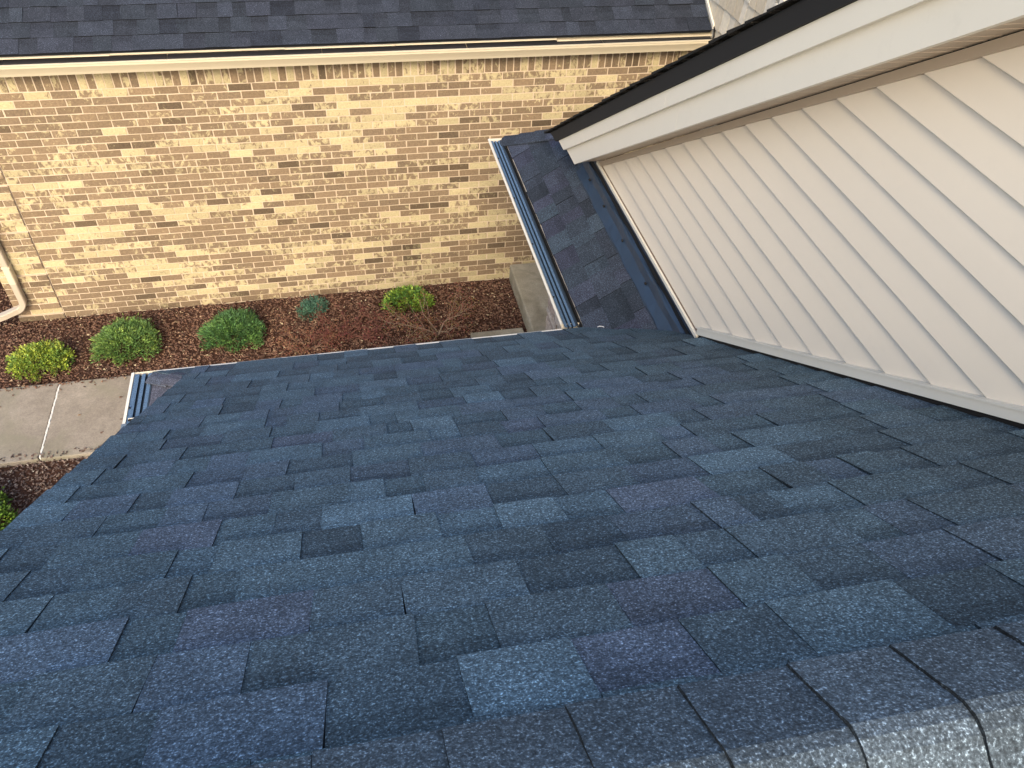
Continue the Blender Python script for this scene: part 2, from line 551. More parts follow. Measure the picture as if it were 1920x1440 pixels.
def slab(name, quad, th, mat, parent):
    q = [np.array(p, float) for p in quad]
    nrm = np.cross(q[1] - q[0], q[2] - q[0]); nrm /= np.linalg.norm(nrm)
    if nrm[2] < 0: nrm = -nrm
    mb = MB()
    mb.prism([p - nrm * th for p in q], q)
    return mb.build(name, mat, parent, HO)

n_main = np.array([0, SA, CA]); s_main = np.array([0, -CA, SA])
off = -0.013
main_roof = slab('main_roof', [np.array((RX0 + 0.012, EY - 0.01, zmain(EY - 0.01))) + n_main * off, np.array((WX, EY - 0.01, zmain(EY - 0.01))) + n_main * off,
                               np.array((WX, RY, zmain(RY))) + n_main * off, np.array((RX0 + 0.012, RY, zmain(RY))) + n_main * off], 0.02, M_DECK, house)
L_main = (EY - RY) / CA
EXPO = [.215, .20, .195, .19, .182, .172, .162, .155] + [.146] * 14
EXPO = [q * (L_main - 0.03) / sum(EXPO) for q in EXPO]
NC = len(EXPO); E_ = EXPO[0]
main_pieces = shingle_field(main_roof, HO, np.array((0, EY, zmain(EY))) + n_main * (-0.010), (1, 0, 0), s_main, n_main, RX0, WX - 0.002, EXPO, NC, BLUE, 300, special=[(0.13, 0.51, (0.118, 0.172, 0.205)), (0.31, 0.50, (0.102, 0.126, 0.164)), (0.47, 0.60, (0.096, 0.118, 0.152)), (0.35, 0.78, (0.056, 0.082, 0.102)), (-0.15, 1.75, (0.102, 0.124, 0.158)), (0.55, 1.00, (0.102, 0.126, 0.162)), (0.40, 1.62, (0.098, 0.124, 0.160)), (-0.25, 0.66, (0.092, 0.114, 0.148)), (-0.45, 1.10, (0.096, 0.118, 0.152))])

# slope behind the ridge
back_roof = slab('back_roof', [(RX0 + .012, -2.4, zmain(RY) - K * (RY + 2.4) - .012), (WX, -2.4, zmain(RY) - K * (RY + 2.4) - .012), (WX, RY, zmain(RY) - .012), (RX0 + .012, RY, zmain(RY) - .012)], 0.02, M_DECK, house)
s_back = np.array([0, CA, SA]); n_back = np.array([0, -SA, CA])
shingle_field(back_roof, HO, np.array((0, -2.4, zmain(RY) - K * (RY + 2.4))) - n_back * 0.010, (1, 0, 0), s_back, n_back, RX0, WX - .002, 0.1415, 22, BLUE, 60)
cap_strip(main_roof, HO, (RX0, RY, zmain(RY) + 0.006), (WX, RY, zmain(RY) + 0.006), (0, CA, -SA), (0, -CA, -SA), 0.1485, [(0.080, 0.106, 0.128), (0.076, 0.101, 0.124), (0.085, 0.110, 0.131)], 0.155, 0.2, lift=0.008)

# small hip return at the left end of the eave
GX = -1.165           # outer lip of the return gutter
def zret(x): return EZ + K * (x + 1.04)
RC = np.array((-1.055, EY - .02, EZ))            # outer corner of the return
ret = slab('return_roof', [RC - (0, 0, .014), (RC[0], 2.3, EZ - .014), (-0.78, 2.3, zret(-0.78) - .020), (-0.78, RC[1] - (-0.78 - RC[0]), zret(-0.78) - .020)], 0.012, M_DECK, house)
for c_ in range(2):
    xa, xb = RC[0] + c_ * .14, RC[0] + (c_ + 1) * .14 + .01
    ya = RC[1] - (xa - RC[0]); yq = [ya, 3.02 - .03 * c_, 2.80, 2.60, 2.3]
    for q in range(4):
        hi, lo = yq[q], yq[q + 1]
        hi2 = hi if q else RC[1] - (xb - RC[0])
        zz_ = lambda x: zret(x) - .004
        t_ = random.choice([(0.066, 0.072, 0.098), (0.074, 0.076, 0.100), (0.060, 0.070, 0.096)])
        mb = MB()
        mb.prism([(xa, lo, zz_(xa) - .008), (xa, hi, zz_(xa) - .008), (xb, hi2, zz_(xb) - .012), (xb, lo, zz_(xb) - .012)],
                 [(xa, lo, zz_(xa) + .004), (xa, hi, zz_(xa) + .004), (xb, hi2, zz_(xb) - .002), (xb, lo, zz_(xb) - .002)], t_)
        mb.build('shingle', M_SHINGLE, ret, HO)
# front of the return continues the main slope out to the hip
for c_ in range(2):
    ya, yb = EY - c_ * E_ * CA, EY - (c_ + 1) * E_ * CA
    xa, xb = RC[0] + (RC[1] - ya) + .02, RC[0] + (RC[1] - yb) + .02
    if xb > RX0 + .02: xb = RX0 + .02
    mb = MB(); t_ = random.choice(BLUE[:3])
    mb.prism([(xa, ya, zmain(ya) - .010), (RX0 + .004, ya, zmain(ya) - .010), (RX0 + .004, yb, zmain(yb) - .012), (xb, yb, zmain(yb) - .012)],
             [(xa, ya, zmain(ya) - .002), (RX0 + .004, ya, zmain(ya) - .002), (RX0 + .004, yb, zmain(yb) - .008), (xb, yb, zmain(yb) - .008)], t_)
    mb.build('shingle', M_SHINGLE, ret, HO)
hd0 = np.array((1, -1, K)) / math.sqrt(2 + K * K)
def orth0(v):
    v = np.array(v, float); v = v - hd0 * (v @ hd0); return v / np.linalg.norm(v)
cap_strip(ret, HO, RC + (0, 0, -.004), RC + hd0 * .36 + (0, 0, -.004), orth0((-CA, 0, -SA)), orth0((0, CA, -SA)), 0.15, [(0.072, 0.074, 0.096), (0.066, 0.074, 0.098)], 0.055, 0.2, name='hip_cap', lift=0.004)

# ---- gutters
KPROF = [(0, 0), (0, -.115), (.075, -.115), (.086, -.088), (.100, -.062), (.118, -.032), (.119, -.010), (.127, -.009), (.127, 0), (.113, .001), (.112, -.006), (.110, -.030), (.094, -.058), (.078, -.086), (.070, -.109), (.005, -.109), (.005, 0)]
def gutter(name, p0, p1, out, ztop, mat, parent, w=1.0, h=1.0):
    p0, p1, out = (np.array(k, float) for k in (p0, p1, out))
    A = [np.array((*(p0[:2] + out[:2] * o * w), ztop + z * h)) for o, z in KPROF]
    B = [np.array((*(p1[:2] + out[:2] * o * w), ztop + z * h)) for o, z in KPROF]
    mb = MB()
    n = len(A)
    mb.add(A + B, [(i, (i + 1) % n, n + (i + 1) % n, n + i) for i in range(n)])
    for base in (A, B):                                   # end caps
        mb.add(base[:9], [tuple(range(9))])
    return mb.build(name, mat, parent, HO)

def guard(parent, p0, p1, out, ztop, npan, inner, outer):
    """perforated gutter-guard panels: flat sheet with pressed ridges, black screws"""
    p0, p1, out = (np.array(k, float) for k in (p0, p1, out))
    L = np.linalg.norm(p1 - p0); d = (p1 - p0) / L
    wid = outer - inner
    prof = [(0, -.004), (.10, -.004), (.15, .008), (.20, .008), (.24, .002), (.40, .001), (.43, -.010), (.49, -.010), (.52, .001), (.68, .001), (.71, -.010), (.77, -.010), (.80, .001), (.95, .003), (1, .004)]
    for i in range(npan):
        a = p0 + d * (L * i / npan + .0015); b = p0 + d * (L * (i + 1) / npan - .0015)
        mb = MB()
        dz = random.uniform(-.002, .002)
        for s_ in (0, -0.003):
            vs_ = [np.array((*(q[:2] + out[:2] * (inner + wid * t)), ztop + z + dz + s_)) for q in (a, b) for t, z in prof]
            m = len(prof)
            for k in range(m - 1):
                z0_, z1_ = prof[k][1], prof[k + 1][1]
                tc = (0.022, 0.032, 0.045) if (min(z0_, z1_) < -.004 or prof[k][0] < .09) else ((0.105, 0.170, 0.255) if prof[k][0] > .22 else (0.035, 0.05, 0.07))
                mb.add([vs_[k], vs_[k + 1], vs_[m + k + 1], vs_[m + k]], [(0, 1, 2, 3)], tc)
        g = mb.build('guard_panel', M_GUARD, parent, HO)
        for sx in (0.25, 0.75):
            c = a + (b - a) * sx + out * (outer - .004)
            mb = MB(); mb.tube([(c[0], c[1], ztop + .003), (c[0], c[1], ztop + .009)], 0.005, 6)
            mb.build('screw', M_DARK, parent, HO)

GZ = EZ - 0.012
g_main = gutter('eave_gutter', (GX + .127, EY - .108, 0), (1.125, EY - .108, 0), (0, 1, 0), GZ, M_TRIM, house)
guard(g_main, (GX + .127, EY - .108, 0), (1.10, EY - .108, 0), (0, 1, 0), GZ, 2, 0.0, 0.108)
g_ret = gutter('return_gutter', (GX + .127, EY + .019, 0), (GX + .127, 2.3, 0), (-1, 0, 0), GZ, M_TRIM, house)
guard(g_ret, (GX + .127, EY + .006, 0), (GX + .127, 2.3, 0), (-1, 0, 0), GZ, 1, 0.0, 0.108)
mb = MB(); mb.box((GX - 0.002, EY - .35, GZ + .001), (GX + .022, 2.32, GZ + .005)); mb.build('lip_cover', mat_metal('grey_lip', (0.16, 0.20, 0.24), 0.5, 0.2), g_ret, HO)
mb = MB(); mb.box((GX + .03, EY - .345, GZ + .012), (GX + .105, EY - .335, GZ + .018)); mb.build('hanger', M_DARK, g_ret, HO)
mb = MB(); mb.box((GX + .03, EY - .333, GZ + .014), (GX + .085, EY - .329, GZ + .019)); mb.build('hanger', M_TRIM, g_ret, HO)

# ---- pent roof strip along the siding wall
PX0, PYF = 1.245, 5.545     # eave, far corner
PZ = EZ + 0.005
def zp(x): return PZ + K * (x - PX0)
n_p = np.array((-SA, 0, CA)); s_p = np.array((CA, 0, SA))
pent = slab('pent_roof', [(PX0 + .008, 2.7, zp(PX0 + .008) - .016), (WX + .04, 2.7, zp(WX + .04) - .016), (WX + .04, PYF - (WX + .04 - PX0), zp(WX + .04) - .016), (PX0 + .008, PYF, zp(PX0 + .008) - .016)], 0.02, M_DECK, house)
shingle_field(pent, HO, np.array((PX0, 0, zp(PX0))) - n_p * .010, (0, 1, 0), s_p, n_p, 2.75, PYF - .02, 0.143, 3, PURP, 120,
              clip=lambda m: m[1] < PYF - (m[0] - PX0) - 0.02, wmin=0.10, wmax=0.22)
# far hip face
s_f = np.array((0, -CA, SA)); n_f = np.array((0, SA, CA))
slab('hip_end', [(PX0 + .008, PYF, PZ - .012), (3.3, PYF, PZ - .012), (3.3, PYF - .5, PZ + .333 - .012), (WX + .1, PYF - .45, PZ + .3 - .012)], 0.02, M_SHINGLE, house)
hipA = (PX0 + .0, PYF, PZ); hipB = (WX + .02, PYF - (WX + .02 - PX0), zp(WX + .02))
hd = np.array(hipB) - np.array(hipA); hd /= np.linalg.norm(hd)
def orth(v):
    v = np.array(v, float); v = v - hd * (v @ hd); return v / np.linalg.norm(v)
cap_strip(pent, HO, hipA, hipB, orth(-s_p), orth((0, CA, -SA)), 0.15, PURP, 0.115, 0.19, lift=0.006, name='hip_cap')
# drip edge under first course and the pent gutter
mb = MB(); mb.box((PX0 - .006, 2.95, PZ - .055), (PX0 + .004, PYF, PZ - .016)); mb.build('drip_edge', M_DARK, pent, HO)
g_p = gutter('pent_gutter', (PX0 + .01, EY + .06, 0), (PX0 + .01, PYF + .03, 0), (-1, 0, 0), GZ - .002, M_TRIM, house)
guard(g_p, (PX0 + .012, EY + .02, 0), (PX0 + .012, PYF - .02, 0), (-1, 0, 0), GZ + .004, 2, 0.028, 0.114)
# metal wall flashing folded between pent roof and siding
zb, zt = zp(WX) - .012, 2.842
fl = MB()
prof = [(WX - .058, zp(WX - .058) + .006), (WX - .054, zp(WX - .054) + .010), (WX - .016, zp(WX) + .020), (WX - .006, zb + .070), (WX + .002, zb + .080), (WX + .012, zb + .084)]
prof2 = [(WX + .010, zb + .142), (WX - .004, zb + .146), (WX - .008, zt - .004)]
ys = np.linspace(2.62, 4.62, 24)
for pr in (prof, prof2):
    vs_ = [(x + 0.0025 * math.sin(j * 1.7 + i), y, z + 0.003 * math.sin(j * 0.9 + i * 2)) for j, y in enumerate(ys) for i, (x, z) in enumerate(pr)]
    m = len(pr)
    fl.add(vs_, [(j * m + i, j * m + i + 1, (j + 1) * m + i + 1, (j + 1) * m + i) for j in range(len(ys) - 1) for i in range(m - 1)])
flo = fl.build('wall_flashing', M_BLUEMETAL, house, HO, smooth=False)
flo.modifiers.new('solid', 'SOLIDIFY').thickness = 0.002
mb = MB(); mb.box((WX + .013, 2.62, zb + .03), (WX + .03, 4.6, zt - .002)); mb.build('fold_shade_strip', M_DARK, flo, HO)  # black strip set in the fold to paint in its shade
for y in (2.86, 3.30, 3.72, 4.10, 4.42):
    mb = MB(); mb.tube([(WX - .030, y, zb + .03), (WX - .020, y, zb + .036)], 0.008, 7); mb.build('nail_head', M_DARK, flo, HO)

# ---- gable siding wall
CS = 5.735                       # top line of the siding: z + K*y = CS
PKY = 0.30                       # gable peak
def ztop_(y): return CS - K * y if y > PKY else CS - K * PKY - K * (PKY - y)
def zbot_(y):
    if y > RY: return max(zmain(y) + 0.045, 2.862)
    return zmain(RY) - K * (RY - y) + 0.045
gable = MB()
ys = [-2.2, PKY, 4.33]
# backing sheet
gable.prism([(WX + .03, -2.4, 1.0), (WX + .03, 4.45, 1.0), (WX + .03, 4.36, 2.83), (WX + .03, PKY, CS - K * PKY + .05), (WX + .03, -2.4, CS - K * PKY - K * (PKY + 2.4) + .05)],
            [(WX + .06, -2.4, 1.0), (WX + .06, 4.45, 1.0), (WX + .06, 4.36, 2.83), (WX + .06, PKY, CS - K * PKY + .05), (WX + .06, -2.4, CS - K * PKY - K * (PKY + 2.4) + .05)])
wall_o = gable.build('siding_wall', M_FRIEZE, house, HO)
PITCH = 0.1145
z = 2.862
bprof = [(0.000, .0012), (0.02, .000), (0.30, .0036), (0.62, .0078), (0.85, .0112), (1.03, .0140)]   # fraction of height, setback from wall face
i = 0
while z < CS - K * PKY - 0.03:
    # span of y where this board is inside the gable at its mid height
    mb = MB()
    rows = []
    for fz, sb in bprof:
        zz = z + PITCH * fz
        yr = (CS - zz) / K                                # right (far) end at the rake
        if zz <= 2.8625 or zmain(2.8) < 0: pass
        yl = (ZR + 0.045 - zz) / K                        # near end at the main roof
        if yl < RY + .0:                                  # above the ridge: run on to the other rake
            yl = 2 * PKY - yr
        yr = min(yr, 4.40); yl = min(yl, yr - .001)
        rows.append((yl, yr, zz, sb))
    vs_, fs = [], []
    NS = 9
    for (yl, yr, zz, sb) in rows:
        for q in range(NS):
            y = yl + (yr - yl) * q / (NS - 1)
            vs_.append((WX + sb + 0.0012 * math.sin(y * 2.3 + i * 1.9) , y, zz + 0.0012 * math.sin(y * 1.7 + i)))
    for r in range(len(rows) - 1):
        for q in range(NS - 1):
            a = r * NS + q
            fs.append((a, a + 1, a + NS + 1, a + NS))
    # butt underside
    o = len(vs_)
    for q in range(NS):
        vs_.append((WX + .018, vs_[q][1], vs_[q][2] - 0.001))
    for q in range(NS - 1):
        fs.append((q, o + q, o + q + 1, q + 1))
    mb.add(vs_, fs)
    b_ = mb.build('siding_board', M_SIDING, wall_o, HO, smooth=False)
    z += PITCH; i += 1

def sloped_strip(name, c0, c1, x0, x1, y0, y1, mat, parent, cut=None, nseg=1):
    """board lying along the rake: vertical extent between z+K*y = c0..c1; level cut at height cut"""
    mb = MB()
    if cut is not None:
        ya0, ya1 = (c0 - cut) / K, (c1 - cut) / K
    else:
        ya0 = ya1 = y1
    A = [(x0, y0, c0 - K * y0), (x0, ya0, c0 - K * ya0), (x0, ya1, c1 - K * ya1), (x0, y0, c1 - K * y0)]
    B = [(x1, *p[1:]) for p in A]
    mb.prism(A, B)
    return mb.build(name, mat, parent, HO)

# J-channel along the main roof and along the pent flashing
sloped_strip('base_trim', ZR + 0.014, ZR + 0.053, WX - .014, WX + .02, RY, 2.665, M_TRIM, wall_o)
sloped_strip('base_trim_lip', ZR + 0.0515, ZR + 0.059, WX - .018, WX + .02, RY, 2.655, M_TRIM, wall_o)
sloped_strip('step_flashing', ZR - 0.03, ZR + 0.013, WX - .003, WX + .02, RY, 2.70, M_DARK, wall_o)
mb = MB(); mb.box((WX - .016, 2.655, 2.842), (WX + .02, 4.36, 2.861)); mb.build('base_trim', M_TRIM, wall_o, HO)
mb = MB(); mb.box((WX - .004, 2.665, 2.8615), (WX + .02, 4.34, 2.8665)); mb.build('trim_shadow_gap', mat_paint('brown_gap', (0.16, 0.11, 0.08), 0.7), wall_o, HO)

# frieze, soffit, rake boards, drip edge
FX = 1.432
CUT = 2.862
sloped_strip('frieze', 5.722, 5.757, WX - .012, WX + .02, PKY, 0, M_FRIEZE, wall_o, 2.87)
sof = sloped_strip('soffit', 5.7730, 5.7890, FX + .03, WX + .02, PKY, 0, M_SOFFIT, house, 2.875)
yy = PKY
while yy < 4.28:
    y2 = min(yy + 0.098, 4.34)
    mb = MB()
    for a, b, dz in ((yy + .003, yy + .036, 0.0), (yy + .044, y2 - .003, 0.0)):
        p = lambda x, y, c: (x, y, c - K * y)
        mb.prism([p(FX + .022, a, 5.7625), p(WX - .001, a, 5.7625), p(WX - .001, b, 5.7625), p(FX + .022, b, 5.7625)],
                 [p(FX + .022, a - .003, 5.7720), p(WX - .001, a - .003, 5.7720), p(WX - .001, b + .003, 5.7720), p(FX + .022, b + .003, 5.7720)])
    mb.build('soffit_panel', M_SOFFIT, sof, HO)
    yy = y2
rk = sloped_strip('rake_board', 5.752, 5.8775, FX, FX + .022, 3.015, 0, M_TRIM, house, CUT)
sloped_strip('rake_board', 5.7525, 5.8770, FX + .0004, FX + .022, PKY, 3.0146, M_TRIM, house)
sloped_strip('rake_trim', 5.876, 5.9600, FX - .022, FX + .012, 3.12, 0, M_TRIM, house, CUT)
sloped_strip('rake_trim', 5.8765, 5.9595, FX - .0216, FX + .012, PKY, 3.1196, M_TRIM, house)
sloped_strip('drip_edge', 5.9610, 6.0350, FX - .034, FX + .012, PKY, 0, M_DARK, house, 2.84)
# upper roof deck and rake-edge shingles
n_u = np.array([0, SA, CA])
up_roof = slab('upper_roof', [(FX - .02, 4.86, 6.050 - K * 4.86), (3.4, 4.86, 6.050 - K * 4.86), (3.4, PKY, 6.050 - K * PKY), (FX - .02, PKY, 6.050 - K * PKY)], 0.012, M_DECK, house)
shingle_field(up_roof, HO, np.array((0, 4.92, 6.058 - K * 4.92)), (1, 0, 0), s_main, n_main, FX - .046, 2.2, 0.143, 38, [(0.05, 0.045, 0.04), (0.04, 0.038, 0.036), (0.06, 0.052, 0.045)], 45, wmin=0.2, wmax=0.34)
slab('upper_roof_back', [(FX - .04, PKY, 6.06 - K * PKY), (3.4, PKY, 6.06 - K * PKY), (3.4, -2.4, 6.06 - 2 * K * PKY - K * 2.4), (FX - .04, -2.4, 6.06 - 2 * K * PKY - K * 2.4)], 0.03, M_SHINGLE, house)

# lower walls of the house
mb = MB(); mb.box((-0.62, 2.83, 0), (WX - .01, 2.86, 2.35)); mb.build('front_wall', M_SIDING, house, HO)
mb = MB(); mb.prism([(-0.62, -2.0, 0), (-0.62, 2.83, 0), (-0.62, 2.83, zmain(2.83) - .05), (-0.62, RY, zmain(RY) - .05), (-0.62, -2.0, zmain(RY) - K * (RY + 2) - .05)],
                    [(-0.60, -2.0, 0), (-0.60, 2.83, 0), (-0.60, 2.83, zmain(2.83) - .05), (-0.60, RY, zmain(RY) - .05), (-0.60, -2.0, zmain(RY) - K * (RY + 2) - .05)])
mb.build('gable_wall', M_SIDING, house, HO)
mb = MB(); mb.box((-1.03, 2.83, EZ - .13), (1.24, EY - .111, EZ - .112)); mb.build('eave_soffit', M_TRIM, house, HO)
mb = MB(); mb.box((-1.03, EY - .128, EZ - .13), (1.24, EY - .1095, EZ - .03)); mb.build('eave_fascia', M_TRIM, house, HO)
mb = MB(); mb.box((-1.034, 2.3, EZ - .13), (-1.02, EY - .08, EZ - .03)); mb.build('return_fascia', M_TRIM, house, HO)
mb = MB(); mb.box((-1.018, 2.3, EZ - .13), (-.62, 2.828, EZ - .113)); mb.build('return_soffit', M_TRIM, house, HO)
for x in (RX0 + .018,):
    A = [(x, RY, zmain(RY) - .20), (x, EY - .09, zmain(EY - .09) - .10), (x, EY - .09, zmain(EY - .09) - .036), (x, RY, zmain(RY) - .036)]
    mb = MB(); mb.prism(A, [(p[0] + .02, p[1], p[2]) for p in A]); mb.build('gable_rake_board', M_TRIM, house, HO)
    A = [(x - .012, RY, zmain(RY) - .075), (x - .012, EY - .05, zmain(EY - .05) - .075), (x - .012, EY - .05, zmain(EY - .05) - .022), (x - .012, RY, zmain(RY) - .022)]
    mb = MB(); mb.prism(A, [(p[0] + .01, p[1], p[2]) for p in A]); mb.build('gable_drip_edge', mat_metal('grey_drip', (0.10, 0.13, 0.16), 0.45, 0.3), house, HO)
mb = MB(); mb.box((PX0 + .02, 2.9, PZ - .13), (WX + .02, PYF - .05, PZ - .112)); mb.build('pent_soffit', M_TRIM, house, HO)
mb = MB(); mb.box((PX0 + .012, 3.2, PZ - .128), (PX0 + .026, PYF - .05, PZ - .03)); mb.build('pent_fascia', M_TRIM, house, HO)
# stone wall below the pent roof
SY = 5.12
sw = MB(); sw.box((WX + .03, 2.87, 0), (3.2, SY - .03, PZ - .1)); sw = sw.build('stone_wall', M_MORTAR, house, HO)
pal = [(0.42, 0.36, 0.31), (0.34, 0.28, 0.25), (0.48, 0.43, 0.38), (0.38, 0.31, 0.27), (0.30, 0.26, 0.24)]
for face in ('x', 'y'):
    zz = 0.0
    while zz < PZ - .2:
        h = random.uniform(.045, .095)
        q = SY if face == 'x' else WX
        while (q > 3.9) if face == 'x' else (q < 2.3):
            w = random.uniform(.12, .36); d = random.uniform(0, .018)
            mb = MB(); t = random.choice(pal)
            j = lambda: random.uniform(-.004, .004)
            if face == 'x':
                mb.hexa([(WX - d, q - w + .005, zz + j()), (WX + .05, q - w + .005, zz), (WX + .05, q, zz), (WX - d, q, zz + j()),
                         (WX - d + j(), q - w + .005 + j(), zz + h - .005 + j()), (WX + .05, q - w + .005, zz + h - .005), (WX + .05, q, zz + h - .005), (WX - d + j(), q, zz + h - .005 + j())], t)
                q -= w
            else:
                mb.hexa([(q + .003, SY - .045, zz), (q + w - .004, SY - .045, zz), (q + w - .004, SY + .002 + d, zz), (q + .003, SY + .002 + d, zz),
                         (q + .003, SY - .045, zz + h - .005), (q + w - .004, SY - .045, zz + h - .005), (q + w - .004, SY + .002 + d + j(), zz + h - .005), (q + .003, SY + .002 + d + j(), zz + h - .005)], t)
                q += w
            mb.build('stone', M_STONE, sw, HO)
        zz += h

# ================================================================== THE BRICK HOUSE OPPOSITE
BY = 7.0
BXL, BXR = -3.285, 3.45
bh = empty('brick_house', HO, 'tan and brown brick house wing with grey shingle roof and cream gutter', 'house')
ZS = 2.315                      # bottom of the soldier course
CP, BP = ZS / 34.0, 0.2000      # course pitch, brick pitch
HS = 0.200
bw = MB(); bw.box((BXL + .008, BY + .006, -0.05), (BXR, BY + .2, ZS + HS + .06)); bw = bw.build('brick_wall', M_MORTAR, bh, HO)

def vnoise(x, y, s=0):
    xi, yi = math.floor(x), math.floor(y); fx, fy = x - xi, y - yi
    h = lambda a, b: (math.sin(a * 127.1 + b * 311.7 + s * 17.3) * 43758.5453) % 1.0
    fx, fy = fx * fx * (3 - 2 * fx), fy * fy * (3 - 2 * fy)
    return (h(xi, yi) * (1 - fx) + h(xi + 1, yi) * fx) * (1 - fy) + (h(xi, yi + 1) * (1 - fx) + h(xi + 1, yi + 1) * fx) * fy

def brick_tone(x, z, last):
    base = vnoise(x * 1.9 + 3, z * 7.5, 1) * 0.65 + vnoise(x * 0.7, z * 1.8, 5) * 0.35
    if last is not None and random.random() < 0.35:
        r = last
    else:
        k = random.random() * 0.80 + base * 0.46
        r = 0.88 if k > 0.885 else (0.55 if k > 0.74 else 0.15)
    r = min(1, max(0, r + random.uniform(-.14, .14)))
    dark = random.uniform(0.84, 1.12)
    if r < 0.4 and random.random() < 0.05 + 0.10 * (vnoise(x * 1.1, z * 2.2, 9) > 0.6):
        dark *= random.uniform(0.5, 0.72)
    return (r, dark, random.random()), r

bricks = []
MT = 0.0115
def add_brick(x0, x1, z0, z1, yf, t):
    j = lambda k=.0016: random.uniform(-k, k)
    f = yf + random.uniform(-.002, .002)
    c = .004
    mb = MB()
    A = [(x0 + j(), f + j(.001), z0 + j()), (x1 + j(), f + j(.001), z0 + j()), (x1 + j(), f + j(.001), z1 + j()), (x0 + j(), f + j(.001), z1 + j())]
    B = [(x0 - .0005, BY + .03, z0 - .0005), (x1 + .0005, BY + .03, z0 - .0005), (x1 + .0005, BY + .03, z1 + .0005), (x0 - .0005, BY + .03, z1 + .0005)]
    mb.add(A + B, [(0, 1, 2, 3), (0, 4, 5, 1), (1, 5, 6, 2), (2, 6, 7, 3), (3, 7, 4, 0)], t)
    bricks.append((proj_area(A), mb))

QX = -2.862
def course_on_quoin(k):
    return (k - 1) % 7 != 1 if k > 1 else True
for k in range(34):
    z0, z1 = k * CP + MT / 2, (k + 1) * CP - MT / 2
    zc = (z0 + z1) / 2
    # quoin: six-course blocks standing proud, one flush course between
    qk = (k - 2) % 7
    proud = qk != 6
    yq = BY - (.020 if proud else -.001)
    x = BXL + (0.0 if k % 2 else 0.0); last = None
    cuts = [BXL, BXL + .13, BXL + .33, QX] if k % 2 else [BXL, BXL + .235, QX]
    for a, b in zip(cuts[:-1], cuts[1:]):
        t, last = brick_tone(a, zc, last)
        add_brick(a + MT / 2, b - MT / 2, z0, z1, yq, t)
    # field
    x = QX - (0.0 if k % 2 else 0.10); last = None
    phase = random.uniform(-.008, .008)
    while x < BXR:
        a, b = max(x, QX) + MT / 2, min(x + BP + phase * .1, BXR) - MT / 2
        if b - a > .025:
            t, last = brick_tone((a + b) / 2, zc, last)
            add_brick(a, b, z0, z1, BY, t)
        x += BP
x = BXL; last = None
while x < BXR:
    t, last = brick_tone(x * 2.1, 2.6, None if random.random() < .8 else last)
    t = (t[0] * (0.95 if t[0] > .5 else 1), t[1] * .95, t[2])
    add_brick(x + MT / 2, x + .0665 - MT / 2, ZS + MT / 2, ZS + HS - MT / 2, BY - (.02 if x < QX else 0), t)
    x += .0665
bricks.sort(key=lambda p: -p[0])
rest = MB()
for i, (a, mb) in enumerate(bricks):
    if i < 300:
        mb.build('brick', M_BRICK, bw, HO)
    else:
        rest.add(mb.v, mb.f, mb.c)
r_ = rest.build('bricks', M_BRICK, bw, HO); r_['kind'] = 'stuff'
# mortar body behind the proud quoin blocks
for k0 in (-5, 2, 9, 16, 23, 30):
    a, b = max(0, k0) * CP, min(34, k0 + 6) * CP
    mb = MB(); mb.box((BXL + .004, BY - .014, a + .003), (QX - .004, BY + .02, b - .003)); mb.build('quoin_block', M_MORTAR, bw, HO)
# end wall of the brick house
mb = MB(); mb.box((BXL + .002, BY + .21, -.05), (BXL + .2, 12, 2.5)); mb.build('end_wall', M_MORTAR, bh, HO)

# fascia, gutter, roof
mb = MB(); mb.box((BXL - .2, BY - .085, 2.505), (BXR - .01, BY + .05, 2.66)); mb.build('fascia', M_CREAM, bh, HO)
mb = MB(); mb.box((BXL - .2, BY - .045, 2.478), (BXR - .03, BY - .002, 2.5045)); mb.build('frieze_board', M_CREAM, bh, HO)
bg_ = gutter('gutter', (-3.75, BY - .088, 0), (BXR - .012, BY - .088, 0), (0, -1, 0), 2.622, M_CREAM, bh, 1.0, 0.95)
# dark mesh in the gutter, in lengths
x = -3.7
while x < BXR - .1:
    x2 = min(x + 1.22, BXR - .02)
    mb = MB(); mb.add([(x + .003, BY - .195, 2.612), (x2 - .003, BY - .195, 2.612), (x2 - .003, BY - .092, 2.622), (x + .003, BY - .092, 2.622)], [(0, 1, 2, 3)])
    mb.add([(x + .003, BY - .195, 2.609), (x2 - .003, BY - .195, 2.609), (x2 - .003, BY - .092, 2.619), (x + .003, BY - .092, 2.619)], [(3, 2, 1, 0)])
    mb.build('gutter_screen', mat_metal('dark_screen', (0.022, 0.022, 0.026), 0.5, 0.2) if x < -3.6 else bpy.data.materials['dark_screen'], bg_, HO)
    x = x2
x = -3.7; k = 0
while x < BXR - .4:
    x2 = x + random.uniform(.8, 1.5)
    mb = MB(); zz = 2.640 - .004 * (k % 2) - max(0, x) * .006
    mb.box((x, BY - .125 - .004 * (k % 2), zz), (x2 - .004, BY - .09, zz + .012)); mb.build('drip_edge', M_CREAM, bh, HO)
    x = x2; k += 1
BK = 0.60
cb_, sb_ = 1 / math.hypot(1, BK), BK / math.hypot(1, BK)
by0, bz0 = BY - .150, 2.682
n_b = np.array((0, -sb_, cb_)); s_b = np.array((0, cb_, sb_))
broof = slab('roof', [np.array((-3.8, by0 + .01, bz0)) - n_b * .012, np.array((BXR - .03, by0 + .01, bz0)) - n_b * .012, np.array((BXR - .03, by0 + 4, bz0 + 4 * BK)) - n_b * .012, np.array((-3.8, by0 + 4, bz0 + 4 * BK)) - n_b * .012], 0.02, M_DECK, bh)
shingle_field(broof, HO, np.array((0, by0, bz0)) - n_b * .008, (1, 0, 0), s_b, n_b, -3.8, BXR - .03, 0.143, 14, GREY, 300, wmin=.09, wmax=.26)
mb = MB()
p = np.array((BXR - .028, by0 - .0, bz0 + .012)); q = p + s_b * 3
